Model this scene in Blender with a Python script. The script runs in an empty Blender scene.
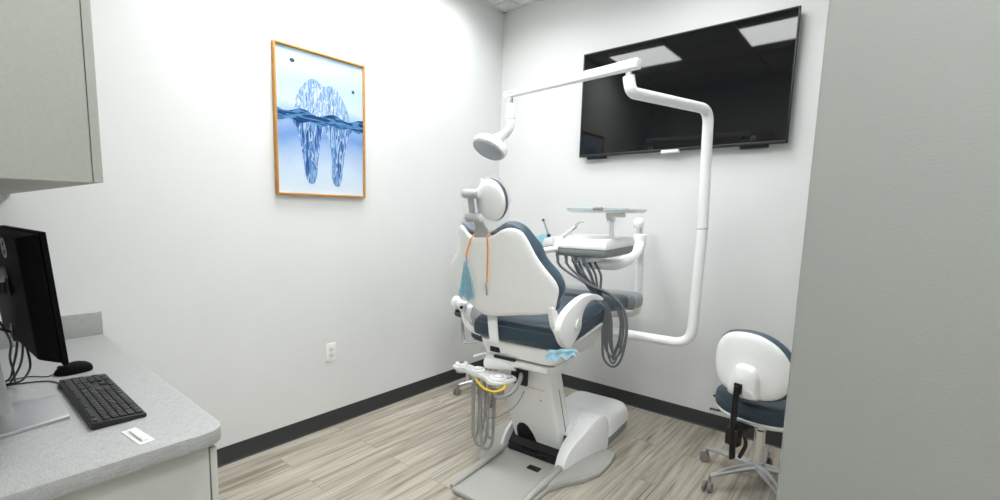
import bpy, bmesh, math, random
from mathutils import Vector, Matrix
random.seed(7)
C = bpy.context.scene.collection
PI = math.pi
R = math.radians

# ------------------------------------------------------------------ materials
def nodes_of(name):
    m = bpy.data.materials.new(name); m.use_nodes = True
    nt = m.node_tree; b = nt.nodes['Principled BSDF']
    return m, nt, b

def srgb(r, g, b):
    f = lambda c: ((c/255)/12.92 if c/255 <= .04045 else (((c/255)+.055)/1.055)**2.4)
    return (f(r), f(g), f(b), 1)

def mat(name, col, rough=.5, metal=0, var=.04, scale=30, bump=0, bscale=200, ior=None, coat=0):
    """procedural principled material: subtle noise variation and optional fine bump"""
    m, nt, b = nodes_of(name)
    tc = nt.nodes.new('ShaderNodeTexCoord')
    nz = nt.nodes.new('ShaderNodeTexNoise'); nz.inputs['Scale'].default_value = scale
    nz.inputs['Detail'].default_value = 3
    nt.links.new(tc.outputs['Object'], nz.inputs['Vector'])
    rp = nt.nodes.new('ShaderNodeValToRGB')
    lo = [max(0, c*(1-var)) for c in col[:3]] + [1]; hi = [min(1, c*(1+var)) for c in col[:3]] + [1]
    rp.color_ramp.elements[0].color = lo; rp.color_ramp.elements[1].color = hi
    rp.color_ramp.elements[0].position = .3; rp.color_ramp.elements[1].position = .7
    nt.links.new(nz.outputs['Fac'], rp.inputs['Fac'])
    nt.links.new(rp.outputs['Color'], b.inputs['Base Color'])
    b.inputs['Roughness'].default_value = rough; b.inputs['Metallic'].default_value = metal
    if ior: b.inputs['IOR'].default_value = ior
    if coat: b.inputs['Coat Weight'].default_value = coat; b.inputs['Coat Roughness'].default_value = .1
    if bump:
        n2 = nt.nodes.new('ShaderNodeTexNoise'); n2.inputs['Scale'].default_value = bscale
        nt.links.new(tc.outputs['Object'], n2.inputs['Vector'])
        bp = nt.nodes.new('ShaderNodeBump'); bp.inputs['Strength'].default_value = bump; bp.inputs['Distance'].default_value = .002
        nt.links.new(n2.outputs['Fac'], bp.inputs['Height']); nt.links.new(bp.outputs['Normal'], b.inputs['Normal'])
    return m

M = {}
M['wall'] = mat('wall_paint', srgb(222, 223, 222), .55, var=.01, scale=4, bump=.12, bscale=260)
M['nearwall'] = mat('near_wall_grey', srgb(150, 153, 148), .6, var=.01, scale=4, bump=.15, bscale=260)  # near wall, a darker grey than the other walls
M['ceiling'] = mat('ceiling_tile_board', srgb(232, 232, 230), .9, var=.03, scale=160, bump=.4, bscale=300)
M['grid'] = mat('ceiling_grid_metal', srgb(225, 226, 224), .4, var=.01)
M['base'] = mat('black_vinyl_base', srgb(44, 46, 46), .45, var=.08)
M['white'] = mat('white_enamel', srgb(247, 248, 248), .28, var=.01, coat=.3)
M['shellwhite'] = mat('white_moulded_plastic', srgb(243, 244, 243), .38, var=.01)
M['offwhite'] = mat('off_white_plastic', srgb(224, 225, 223), .4, var=.02)
M['slate'] = mat('slate_blue_upholstery', srgb(68, 87, 100), .42, var=.06, scale=60, bump=.15, bscale=500)
M['slatedark'] = mat('deep_slate_upholstery', srgb(48, 66, 79), .45, var=.06, scale=60, bump=.15, bscale=500)
M['footgrey'] = mat('foot_cover_grey', srgb(140, 148, 148), .3, var=.04)  # plain lighter grey for the foot end of the leg rest
M['plate'] = mat('grey_painted_base', srgb(172, 172, 166), .42, var=.02)
M['greyband'] = mat('mid_grey_plastic', srgb(140, 144, 144), .4, var=.02)
M['black'] = mat('black_plastic', srgb(17, 17, 18), .4, var=.1)
M['monitor'] = mat('black_monitor_plastic', srgb(5, 5, 6), .6, var=.1, bump=.1, bscale=600, ior=1.2)
M['key'] = mat('black_key_plastic', srgb(22, 23, 25), .45, var=.1)
M['keyframe'] = mat('keyboard_frame_plastic', srgb(15, 15, 17), .5, var=.1)
M['chrome'] = mat('polished_chrome', (.78, .79, .8, 1), .12, metal=1, var=.02)
M['alu'] = mat('brushed_aluminium', (.62, .63, .64, 1), .32, metal=1, var=.04)
M['silver'] = mat('silver_painted_metal', srgb(176, 179, 180), .35, metal=.5, var=.02)
M['hosedark'] = mat('dark_grey_hose', srgb(98, 101, 104), .4, var=.08)
M['hosegrey'] = mat('grey_hose', srgb(150, 152, 152), .4, var=.05)
M['yellow'] = mat('yellow_tubing', srgb(228, 190, 30), .4, var=.05)
M['orange'] = mat('orange_cord', srgb(250, 172, 86), .5, var=.08, scale=300)
M['blue'] = mat('blue_paper_fabric', srgb(188, 230, 247), .8, var=.12, scale=60, bump=.3, bscale=400)
M['blueliner'] = mat('pale_blue_liner_paper', srgb(150, 205, 214), .7, var=.06)
M['grip'] = mat('light_grey_plastic', srgb(178, 182, 183), .38, var=.02)
M['socket'] = mat('white_socket_plastic', srgb(240, 240, 236), .3, var=.01)
M['slot'] = mat('dark_socket_slot', srgb(70, 70, 70), .6)
M['brass'] = mat('golden_wood_frame', srgb(196, 140, 62), .35, var=.12, scale=40)
M['caster'] = mat('grey_caster_rubber', srgb(132, 124, 122), .5, var=.06)
M['rubber'] = mat('dark_caster_rubber', srgb(60, 58, 58), .5, var=.06)
M['lens'] = mat('frosted_lamp_lens', srgb(176, 181, 184), .25, var=.06, scale=300)
M['sticker'] = mat('silver_sticker', srgb(205, 208, 208), .35, var=.02)
M['door'] = mat('grey_white_laminate', srgb(186, 188, 181), .5, var=.02, scale=180)
M['panel'] = mat('greige_laminate', srgb(166, 168, 160), .55, var=.035, scale=140)

def glass_screen():
    m, nt, b = nodes_of('black_glossy_screen')
    tc = nt.nodes.new('ShaderNodeTexCoord'); nz = nt.nodes.new('ShaderNodeTexNoise'); nz.inputs['Scale'].default_value = 3
    nt.links.new(tc.outputs['Object'], nz.inputs['Vector'])
    mr = nt.nodes.new('ShaderNodeMapRange'); mr.inputs['To Min'].default_value = .02; mr.inputs['To Max'].default_value = .05
    nt.links.new(nz.outputs['Fac'], mr.inputs['Value']); nt.links.new(mr.outputs['Result'], b.inputs['Roughness'])
    b.inputs['Base Color'].default_value = (.002, .0022, .0028, 1); b.inputs['IOR'].default_value = 1.39
    return m
M['screen'] = glass_screen()

def clear_film():
    m, nt, b = nodes_of('clear_plastic_film')
    nt.nodes.remove(b)
    out = nt.nodes['Material Output']
    tr = nt.nodes.new('ShaderNodeBsdfTransparent'); gl = nt.nodes.new('ShaderNodeBsdfGlossy'); gl.inputs['Roughness'].default_value = .12
    df = nt.nodes.new('ShaderNodeBsdfDiffuse'); df.inputs['Color'].default_value = (.9, .9, .9, 1)
    m1 = nt.nodes.new('ShaderNodeMixShader'); m2 = nt.nodes.new('ShaderNodeMixShader')
    tc = nt.nodes.new('ShaderNodeTexCoord'); nz = nt.nodes.new('ShaderNodeTexNoise'); nz.inputs['Scale'].default_value = 22; nz.inputs['Distortion'].default_value = 2
    bp = nt.nodes.new('ShaderNodeBump'); bp.inputs['Strength'].default_value = .6; bp.inputs['Distance'].default_value = .01
    nt.links.new(tc.outputs['Object'], nz.inputs['Vector']); nt.links.new(nz.outputs['Fac'], bp.inputs['Height'])
    nt.links.new(bp.outputs['Normal'], gl.inputs['Normal'])
    m1.inputs[0].default_value = .05
    nt.links.new(tr.outputs[0], m1.inputs[1]); nt.links.new(df.outputs[0], m1.inputs[2])
    m2.inputs[0].default_value = .045; nt.links.new(m1.outputs[0], m2.inputs[1]); nt.links.new(gl.outputs[0], m2.inputs[2])
    nt.links.new(m2.outputs[0], out.inputs['Surface'])
    return m
M['film'] = clear_film()

def emitter(name, strength):
    m, nt, b = nodes_of(name)
    b.inputs['Base Color'].default_value = (.9, .9, .9, 1)
    b.inputs['Emission Color'].default_value = (.97, .99, 1, 1); b.inputs['Emission Strength'].default_value = strength
    return m
M['diffuser'] = emitter('lit_panel_diffuser', 8.5)
M['diffuserfill'] = emitter('added_fill_diffuser', 0.8)  # weak glow for the two unseen panels added as fill
M['hallfill'] = emitter('added_hall_diffuser', 10)  # for the unseen hall panel added as fill

def wood_floor():
    m, nt, b = nodes_of('grey_oak_vinyl_planks')
    N = nt.nodes.new; L = nt.links.new
    tc = N('ShaderNodeTexCoord'); mp = N('ShaderNodeMapping'); mp.inputs['Rotation'].default_value = (0, 0, PI/2)
    L(tc.outputs['Object'], mp.inputs['Vector'])
    br = N('ShaderNodeTexBrick'); br.offset = .37; br.inputs['Scale'].default_value = 1
    br.inputs['Brick Width'].default_value = 1.22; br.inputs['Row Height'].default_value = .152
    br.inputs['Mortar Size'].default_value = .0012; br.inputs['Mortar Smooth'].default_value = .3
    br.inputs['Color1'].default_value = (0, 0, 0, 1); br.inputs['Color2'].default_value = (1, 1, 1, 1); br.inputs['Mortar'].default_value = (.5, .5, .5, 1)
    L(mp.outputs['Vector'], br.inputs['Vector'])
    # grain : noise stretched along the planks, shifted per plank
    off = N('ShaderNodeVectorMath'); off.operation = 'MULTIPLY_ADD'
    off.inputs[1].default_value = (3.1, 7.7, 5.3); L(br.outputs['Color'], off.inputs[0]); L(mp.outputs['Vector'], off.inputs[2])
    def grain(sx, sy, detail, dist):
        s = N('ShaderNodeMapping'); s.inputs['Scale'].default_value = (sx, sy, 1); L(off.outputs[0], s.inputs['Vector'])
        n = N('ShaderNodeTexNoise'); n.inputs['Scale'].default_value = 1; n.inputs['Detail'].default_value = detail; n.inputs['Distortion'].default_value = dist
        L(s.outputs['Vector'], n.inputs['Vector']); return n
    g1 = grain(1.6, 30, 6, .8); g2 = grain(3.5, 110, 3, .3)
    add = N('ShaderNodeMath'); add.operation = 'MULTIPLY_ADD'; add.inputs[1].default_value = .4
    L(g2.outputs['Fac'], add.inputs[0]); L(g1.outputs['Fac'], add.inputs[2])
    pl = N('ShaderNodeMath'); pl.operation = 'MULTIPLY_ADD'; pl.inputs[1].default_value = .07
    L(br.outputs['Color'], pl.inputs[0]); L(add.outputs[0], pl.inputs[2])
    rp = N('ShaderNodeValToRGB'); cr = rp.color_ramp
    cr.elements[0].position = .45; cr.elements[0].color = srgb(98, 91, 80)
    cr.elements[1].position = 1.0; cr.elements[1].color = srgb(192, 187, 175)
    e = cr.elements.new(.62); e.color = srgb(146, 138, 124)
    e = cr.elements.new(.78); e.color = srgb(172, 165, 151)
    L(pl.outputs[0], rp.inputs['Fac'])
    mx = N('ShaderNodeMixRGB'); mx.inputs[2].default_value = srgb(105, 97, 87); L(br.outputs['Fac'], mx.inputs[0]); L(rp.outputs['Color'], mx.inputs[1])
    L(mx.outputs[0], b.inputs['Base Color']); b.inputs['Roughness'].default_value = .42
    bp = N('ShaderNodeBump'); bp.inputs['Strength'].default_value = .15; bp.inputs['Distance'].default_value = .001
    L(add.outputs[0], bp.inputs['Height']); L(bp.outputs['Normal'], b.inputs['Normal'])
    return m
M['floor'] = wood_floor()

def woven_laminate(name, c1, c2):
    m, nt, b = nodes_of(name); N = nt.nodes.new; L = nt.links.new
    tc = N('ShaderNodeTexCoord')
    outs = []
    for sc in ((40, 420, 420), (420, 40, 420)):
        s = N('ShaderNodeMapping'); s.inputs['Scale'].default_value = sc; L(tc.outputs['Object'], s.inputs['Vector'])
        n = N('ShaderNodeTexNoise'); n.inputs['Scale'].default_value = 1; n.inputs['Detail'].default_value = 2; L(s.outputs['Vector'], n.inputs['Vector']); outs.append(n)
    a = N('ShaderNodeMath'); a.operation = 'ADD'; L(outs[0].outputs['Fac'], a.inputs[0]); L(outs[1].outputs['Fac'], a.inputs[1])
    rp = N('ShaderNodeValToRGB'); rp.color_ramp.elements[0].position = .75; rp.color_ramp.elements[0].color = c1
    rp.color_ramp.elements[1].position = 1.25 if False else 1.0; rp.color_ramp.elements[1].color = c2
    h = N('ShaderNodeMath'); h.operation = 'MULTIPLY'; h.inputs[1].default_value = .9; L(a.outputs[0], h.inputs[0])
    L(h.outputs[0], rp.inputs['Fac']); L(rp.outputs['Color'], b.inputs['Base Color']); b.inputs['Roughness'].default_value = .45
    return m
M['counter'] = woven_laminate('grey_linen_laminate', srgb(150, 151, 150), srgb(168, 169, 167))

def print_mat(name, stops, mode):
    """inks of the framed print: 'bands' follows the height of the sheet, 'ice' is vertical streaks, 'water' horizontal ones"""
    m, nt, b = nodes_of(name); N = nt.nodes.new; L = nt.links.new
    tc = N('ShaderNodeTexCoord'); s = N('ShaderNodeMapping'); L(tc.outputs['Object'], s.inputs['Vector'])
    rp = N('ShaderNodeValToRGB')
    if mode == 'bands':
        sp = N('ShaderNodeSeparateXYZ'); L(tc.outputs['Object'], sp.inputs[0])
        n = N('ShaderNodeTexNoise'); n.inputs['Scale'].default_value = 5; n.inputs['Detail'].default_value = 5; L(tc.outputs['Object'], n.inputs['Vector'])
        ml = N('ShaderNodeMath'); ml.operation = 'MULTIPLY_ADD'; ml.inputs[1].default_value = .16; L(n.outputs['Fac'], ml.inputs[0]); L(sp.outputs['Z'], ml.inputs[2])
        mr = N('ShaderNodeMapRange'); mr.inputs['From Min'].default_value = .08; mr.inputs['From Max'].default_value = .94
        L(ml.outputs[0], mr.inputs['Value']); L(mr.outputs['Result'], rp.inputs['Fac'])
    else:
        s.inputs['Scale'].default_value = {'ice': (1, 52, 7), 'water': (1, 7, 46)}[mode]
        n = N('ShaderNodeTexNoise'); n.inputs['Scale'].default_value = 1; n.inputs['Detail'].default_value = 5; n.inputs['Distortion'].default_value = .7
        L(s.outputs['Vector'], n.inputs['Vector']); L(n.outputs['Fac'], rp.inputs['Fac'])
    cr = rp.color_ramp
    cr.elements[0].position, cr.elements[0].color = stops[0][0], srgb(*stops[0][1])
    cr.elements[1].position, cr.elements[1].color = stops[-1][0], srgb(*stops[-1][1])
    for p_, c_ in stops[1:-1]:
        e = cr.elements.new(p_); e.color = srgb(*c_)
    L(rp.outputs['Color'], b.inputs['Base Color']); b.inputs['Roughness'].default_value = .25
    return m
M['p_bg'] = print_mat('print_sky_and_water', [(0, (208, 220, 230)), (.2, (190, 208, 228)), (.40, (112, 150, 206)), (.52, (150, 180, 220)), (.60, (196, 212, 226)), (.75, (178, 204, 222)), (.9, (196, 214, 226)), (1, (150, 190, 214))], 'bands')
M['p_ice'] = print_mat('print_ice', [(.30, (30, 70, 128)), (.41, (160, 192, 222)), (.47, (62, 112, 172)), (.52, (214, 226, 238)), (.58, (84, 136, 190)), (.68, (222, 232, 240))], 'ice')
M['p_deep'] = print_mat('print_submerged_ice', [(.30, (18, 50, 108)), (.42, (40, 92, 158)), (.49, (176, 204, 230)), (.55, (36, 86, 154)), (.66, (120, 168, 212))], 'ice')
M['p_water'] = print_mat('print_waterline', [(.3, (12, 36, 72)), (.48, (26, 70, 120)), (.57, (84, 138, 186)), (.7, (18, 50, 96))], 'water')
M['p_dot'] = mat('print_dark_speck', srgb(46, 56, 70), .4)

# ------------------------------------------------------------------ mesh builder
def catmull(pts, n=8):
    P = [Vector(p) for p in pts]
    if len(P) < 3: return P
    P = [P[0]*2-P[1]] + P + [P[-1]*2-P[-2]]
    out = []
    for i in range(1, len(P)-2):
        a, b, c, d = P[i-1:i+3]
        for k in range(n):
            t = k/n
            out.append(.5*((2*b)+(c-a)*t+(2*a-5*b+4*c-d)*t*t+(3*b-a-3*c+d)*t**3))
    out.append(P[-2]); return out

def smooth_closed(pts, n=4):
    P = [Vector((p[0], p[1], 0)) for p in pts]; N = len(P); out = []
    for i in range(N):
        a, b, c, d = P[i-1], P[i], P[(i+1) % N], P[(i+2) % N]
        for k in range(n):
            t = k/n
            q = .5*((2*b)+(c-a)*t+(2*a-5*b+4*c-d)*t*t+(3*b-a-3*c+d)*t**3)
            out.append((q.x, q.y))
    return out

def fillet(pts, r, n=6):
    """polyline with its inner corners rounded by radius r"""
    P = [Vector(p) for p in pts]; out = [P[0]]
    for i in range(1, len(P)-1):
        a, b, c = P[i-1], P[i], P[i+1]
        d1 = (a-b).normalized(); d2 = (c-b).normalized()
        ang = d1.angle(d2)
        t = min(r/math.tan(ang/2), (a-b).length*.49, (c-b).length*.49)
        p1, p2 = b+d1*t, b+d2*t
        for k in range(n+1):
            s = k/n
            out.append(p1*(1-s)**2+b*2*s*(1-s)+p2*s*s)
    out.append(P[-1]); return out

class MB:
    def __init__(self): self.bm = bmesh.new(); self.mats = []
    def _add(self, t, mx=None, mi=0):
        if mx is not None: t.transform(mx)
        mp = [self.bm.verts.new(v.co) for v in t.verts]
        for v, w in zip(t.verts, mp): v.index = 0
        t.verts.index_update()
        for f in t.faces:
            try: nf = self.bm.faces.new([mp[v.index] for v in f.verts]); nf.material_index = mi
            except ValueError: pass
        t.free(); return self
    def box(self, c, s, rot=None, bev=0, seg=3, mi=0):
        t = bmesh.new(); bmesh.ops.create_cube(t, size=1)
        bmesh.ops.scale(t, vec=Vector(s), verts=t.verts)
        if bev: bmesh.ops.bevel(t, geom=list(t.edges), offset=bev, segments=seg, profile=.5, affect='EDGES')
        mx = Matrix.Translation(Vector(c)) @ (rot.to_4x4() if rot is not None else Matrix.Identity(4))
        return self._add(t, mx, mi)
    def lathe(self, prof, c=(0, 0, 0), axis=(0, 0, 1), n=24, mi=0):
        """prof: list of (radius, height) along axis"""
        t = bmesh.new(); rings = []
        for r, h in prof:
            if r < 1e-6: rings.append([t.verts.new((0, 0, h))])
            else: rings.append([t.verts.new((r*math.cos(2*PI*k/n), r*math.sin(2*PI*k/n), h)) for k in range(n)])
        for A, B in zip(rings, rings[1:]):
            for k in range(n):
                q = [A[k % len(A)], A[(k+1) % len(A)], B[(k+1) % len(B)], B[k % len(B)]]
                q = list(dict.fromkeys(q))
                if len(q) >= 3:
                    try: t.faces.new(q)
                    except ValueError: pass
        for E_ in (rings[0], rings[-1]):
            if len(E_) > 2: t.faces.new(E_)
        bmesh.ops.recalc_face_normals(t, faces=t.faces)
        q = Vector((0, 0, 1)).rotation_difference(Vector(axis).normalized())
        return self._add(t, Matrix.Translation(Vector(c)) @ q.to_matrix().to_4x4(), mi)
    def cyl(self, a, b, r, r2=None, n=20, bev=.0, mi=0):
        a = Vector(a); b = Vector(b); L = (b-a).length; r2 = r if r2 is None else r2
        pr = [(0, 0), (r, 0), (r2, L), (0, L)] if not bev else [(0, 0), (r-bev, 0), (r-bev*.3, bev*.3), (r, bev), (r2, L-bev), (r2-bev*.3, L-bev*.3), (r2-bev, L), (0, L)]
        return self.lathe(pr, a, b-a, n, mi)
    def ball(self, c, r, sc=(1, 1, 1), n=16, mi=0):
        t = bmesh.new(); bmesh.ops.create_uvsphere(t, u_segments=n*2, v_segments=n, radius=r)
        bmesh.ops.scale(t, vec=Vector(sc), verts=t.verts)
        return self._add(t, Matrix.Translation(Vector(c)), mi)
    def tube(self, pts, r, n=12, sm=True, k=8, mi=0, flat=None):
        """swept tube; r a number or a list (per resampled fraction); flat=(a,b) elliptical factors"""
        P = catmull(pts, k) if sm else [Vector(p) for p in pts]
        t = bmesh.new(); rings = []; N = len(P)
        up = None
        for i, p in enumerate(P):
            T = (P[min(i+1, N-1)]-P[max(i-1, 0)]).normalized()
            if up is None:
                up = Vector((0, 0, 1)) if abs(T.z) < .9 else Vector((1, 0, 0))
            s = T.cross(up)
            if s.length < 1e-6: s = T.orthogonal()
            s.normalize(); up = s.cross(T).normalized()
            if isinstance(r, (list, tuple)):
                f = i/(N-1)*(len(r)-1); j = min(int(f), len(r)-2); rr = r[j]+(r[j+1]-r[j])*(f-j)
            else: rr = r
            fa, fb = flat or (1, 1)
            rings.append([t.verts.new(p+s*rr*fa*math.cos(2*PI*q/n)+up*rr*fb*math.sin(2*PI*q/n)) for q in range(n)])
        for A, B in zip(rings, rings[1:]):
            for q in range(n): t.faces.new([A[q], A[(q+1) % n], B[(q+1) % n], B[q]])
        t.faces.new(rings[0]); t.faces.new(rings[-1])
        bmesh.ops.recalc_face_normals(t, faces=t.faces)
        return self._add(t, None, mi)
    def prism(self, poly, fn, d, bev=0, seg=3, mi=0):
        """poly: 2-D outline, fn(a,b,w) -> point, extruded from w=0 to w=d"""
        t = bmesh.new()
        A = [t.verts.new(fn(a, b, 0)) for a, b in poly]; B = [t.verts.new(fn(a, b, d)) for a, b in poly]
        N = len(poly); t.faces.new(A); t.faces.new(B[::-1])
        for i in range(N): t.faces.new([A[i], B[i], B[(i+1) % N], A[(i+1) % N]])
        bmesh.ops.recalc_face_normals(t, faces=t.faces)
        if bev:
            cap = [e for e in t.edges if len(e.link_faces) == 2 and any(len(f.verts) == N and N > 4 for f in e.link_faces)] if N > 4 else list(t.edges)
            bmesh.ops.bevel(t, geom=cap, offset=bev, segments=seg, profile=.5, affect='EDGES', clamp_overlap=True)
        bmesh.ops.triangulate(t, faces=[f for f in t.faces if len(f.verts) > 4])
        return self._add(t, None, mi)
    def pillow(self, poly, rings, fn, c=None, mi=0):
        """closed body of concentric rings of an outline star-shaped about c: rings [(scale, w), ...]"""
        N = len(poly)
        if c is None: c = (sum(p[0] for p in poly)/N, sum(p[1] for p in poly)/N)
        t = bmesh.new(); RR = []
        for s, w in rings:
            if s < 1e-6: RR.append([t.verts.new(fn(c[0], c[1], w))])
            else: RR.append([t.verts.new(fn(c[0]+(a-c[0])*s, c[1]+(b-c[1])*s, w)) for a, b in poly])
        for A, B in zip(RR, RR[1:]):
            for i in range(N):
                q = list(dict.fromkeys([A[i % len(A)], A[(i+1) % len(A)], B[(i+1) % len(B)], B[i % len(B)]]))
                if len(q) >= 3: t.faces.new(q)
        bmesh.ops.recalc_face_normals(t, faces=t.faces)
        return self._add(t, None, mi)
    def build(self, name, m, parent=None, frame=None, sharp=38, sub=0):
        """link as ONE mesh object; coordinates are given in 'frame' and stored relative to the root thing"""
        ms = m if isinstance(m, (list, tuple)) else [m]
        mx = frame if frame is not None else Matrix.Identity(4)
        if parent is not None: mx = ROOT[root_of(parent)].inverted() @ mx
        self.bm.transform(mx)
        me = bpy.data.meshes.new(name); self.bm.to_mesh(me); self.bm.free()
        for x in ms: me.materials.append(x)
        me.polygons.foreach_set('use_smooth', [True]*len(me.polygons))
        me.set_sharp_from_angle(angle=R(sharp)); me.update()
        o = bpy.data.objects.new(name, me); C.objects.link(o)
        if sub:
            s = o.modifiers.new('smooth', 'SUBSURF'); s.levels = s.render_levels = sub
        if parent is not None: o.parent = parent
        return o

ROOT = {}
def root_of(o):
    while o.parent is not None: o = o.parent
    return o.name
def tag(o, label, cat, group=None):
    o['label'] = label; o['category'] = cat
    if group: o['group'] = group
    ROOT.setdefault(o.name, Matrix.Identity(4))
    return o
def thing(name, label, cat, loc=(0, 0, 0), rz=0, group=None, frame=None):
    """Empty at a thing's base. loc is given in 'frame'."""
    o = bpy.data.objects.new(name, None); C.objects.link(o); o.empty_display_size = .1
    f = frame if frame is not None else Matrix.Identity(4)
    w = f @ Matrix.Translation(Vector(loc)) @ Matrix.Rotation(rz, 4, 'Z')
    o.location = w.to_translation(); o.rotation_euler = w.to_euler()
    ROOT[o.name] = w
    return tag(o, label, cat, group)
def struct(name, mb, m):
    o = mb.build(name, m); o['kind'] = 'structure'; ROOT[o.name] = Matrix.Identity(4); return o

I3 = lambda a, b, w: (a, b, w)
# ------------------------------------------------------------------ room
L_, H_ = 3.400, 3.098
YB = -.13           # wall behind the desk
XR = 3.45           # right wall
YH = -1.75          # far side of the hall behind the camera
struct('floor', MB().box((1.7, .77, -.05), (3.8, 5.3, .1)), M['floor'])
struct('ceiling', MB().box((1.7, .77, H_+.05), (3.8, 5.3, .1)), M['ceiling'])
struct('wall_left', MB().box((-.06, .77, H_/2), (.12, 5.3, H_)), M['wall'])
struct('wall_back', MB().box((1.7, L_+.06, H_/2), (3.8, .12, H_)), M['wall'])
struct('wall_right', MB().box((XR+.06, .77, H_/2), (.12, 5.3, H_)), M['wall'])
struct('wall_rear', MB().box((1.04, YB-.06, H_/2), (2.08, .12, H_)).box((2.765, YB-.06, 2.95), (1.37, .12, .30)), M['wall'])
struct('wall_hall', MB().box((1.7, YH-.06, H_/2), (3.8, .12, H_)), M['wall'])
struct('wall_near', MB().box(((2.5025+XR)/2, .96, H_/2), (XR-2.5025, .12, H_), bev=.004), M['nearwall'])

def baseboard(name, a, b, nrm):
    a = Vector(a); b = Vector(b); n = Vector(nrm)
    prof = [(0, 0), (.016, 0), (.011, .004), (.007, .012), (.006, .094), (.003, .1), (0, .1)]
    t = bmesh.new()
    A = [t.verts.new(a+n*p+Vector((0, 0, z))) for p, z in prof]; B = [t.verts.new(b+n*p+Vector((0, 0, z))) for p, z in prof]
    N = len(prof)
    for i in range(N): t.faces.new([A[i], A[(i+1) % N], B[(i+1) % N], B[i]])
    t.faces.new(A); t.faces.new(B[::-1]); bmesh.ops.recalc_face_normals(t, faces=t.faces)
    m = MB(); m._add(t); struct(name, m, M['base'])
baseboard('baseboard_left', (0, .45, 0), (0, L_, 0), (1, 0, 0))
baseboard('baseboard_back', (0, L_, 0), (XR, L_, 0), (0, -1, 0))
baseboard('baseboard_right', (XR, 1.02, 0), (XR, L_, 0), (-1, 0, 0))

# suspended ceiling grid: wall angle and T bars
g = MB()
for x in (.02, XR-.02): g.box((x, (L_+YB)/2, H_-.004), (.04, L_-YB, .008))
g.box((XR/2, L_-.012, H_-.004), (XR, .024, .008))
ys = [3.24-.61*k for k in range(6)]; xs = [.19+.61*k for k in range(6)]
for y in ys: g.box((XR/2, y, H_-.005), (XR, .024, .01))
for x in xs: g.box((x, (L_+YB)/2, H_-.005), (.024, L_-YB, .01))
struct('trim_1', g, M['grid'])

SPREAD = 150
def panel_light(label, x, y, dm, power=0):
    t = thing('ceiling_light', label, 'light', (x, y, H_), group='square ceiling lights')
    w = .30; f = MB()
    for s in (-1, 1):
        f.box((x+s*(w-.008), y, H_-.009), (.016, 2*w, .016)); f.box((x, y+s*(w-.008), H_-.009), (2*w-.032, .016, .016))
    f.build('frame', M['grid'], t)
    MB().box((x, y, H_-.008), (2*w-.034, 2*w-.034, .008)).build('diffuser', dm, t)
    if power:                                     # area light added just below the diffuser, throws most of its light downwards
        la = bpy.data.lights.new('panel_lamp', 'AREA'); la.shape = 'SQUARE'; la.size = .54; la.energy = power; la.spread = R(SPREAD); la.color = (.985, .995, 1)
        lo_ = bpy.data.objects.new('panel_lamp', la); lo_.location = (x, y, H_-.016); C.objects.link(lo_)
panel_light('square lit ceiling panel near the left wall, mirrored at the middle of the television', .495, 1.41, M['diffuser'], 3.6)
panel_light('square lit ceiling panel further right, mirrored at the right end of the television', 1.715, 1.41, M['diffuser'], 3.6)
panel_light('square unseen fill panel added on the ceiling above the chair, towards the wall with the picture', .495, 2.63, M['diffuserfill'], 4.5)  # added out of view to brighten the back wall and the chair
panel_light('square unseen fill panel added on the ceiling above the delivery head, towards the television wall', 1.715, 2.63, M['diffuserfill'], 4.5)  # second added fill panel for the back wall
panel_light('square unseen fill panel added above the entry, in front of the near wall', 2.85, .19, M['diffuser'], 6)  # added out of view to light the rear of the chair
panel_light('square unseen fill panel added in the hall behind the doorway', 2.75, -.95, M['hallfill'])  # added behind the camera as fill for the camera-facing sides

# ------------------------------------------------------------------ television
TX0, TX1, TZ0, TZ1, TY = .8035, 2.1207, 1.8364, 2.5827, 3.340
tv = thing('television', 'large black wall mounted flat television on the back wall', 'television', ((TX0+TX1)/2, L_, TZ0))
xc, zc = (TX0+TX1)/2, (TZ0+TZ1)/2; W, Hh = TX1-TX0, TZ1-TZ0
MB().box((xc, TY+.02, zc), (W-.012, .034, Hh-.012), bev=.006).build('back_housing', M['black'], tv)
b = MB()
for s in (-1, 1):
    b.box((xc+s*(W/2-.005), TY+.008, zc), (.010, .022, Hh), bev=.002)
b.box((xc, TY+.008, TZ1-.005), (W, .022, .010), bev=.002); b.box((xc, TY+.008, TZ0+.009), (W, .022, .018), bev=.002)
b.build('bezel', M['black'], tv)
MB().box((xc, TY+.006, zc+.004), (W-.018, .008, Hh-.026)).build('screen', M['screen'], tv)
MB().box((1.470, TY+.0, TZ0-.002), (.115, .026, .022), bev=.003).build('logo_bar', M['offwhite'], tv)
for x in (.935, 1.95):
    MB().box((x, TY+.026, TZ0-.006), (.15, .03, .022), bev=.006).build('stand_socket', M['black'], tv)
MB().box((xc, L_-.012, zc), (.5, .022, .4), bev=.004).build('wall_mount', M['black'], tv)

# ------------------------------------------------------------------ framed print
PY0, PY1, PZ0, PZ1 = 1.3185, 1.9265, 1.490, 2.319
pic = thing('framed_picture', 'tall gold framed print of an icy blue tooth shape floating in water', 'picture', (0, (PY0+PY1)/2, PZ0))
f = MB(); yc, zc = (PY0+PY1)/2, (PZ0+PZ1)/2; fw = .011
for s in (-1, 1):
    f.box((.016, yc+s*((PY1-PY0)/2-fw/2), zc), (.03, fw, PZ1-PZ0), bev=.002)
    f.box((.016, yc, zc+s*((PZ1-PZ0)/2-fw/2)), (.03, PY1-PY0-2*fw, fw), bev=.002)
f.build('frame', M['brass'], pic)
pw, ph = PY1-PY0-2*fw, PZ1-PZ0-2*fw
def pf(dx): return lambda a, b, w: (.016+dx+w, PY0+fw+a*pw, PZ1-fw-b*ph)
pr = MB()
pr.box((.012, yc, zc), (.012, pw, ph), mi=0)
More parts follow.
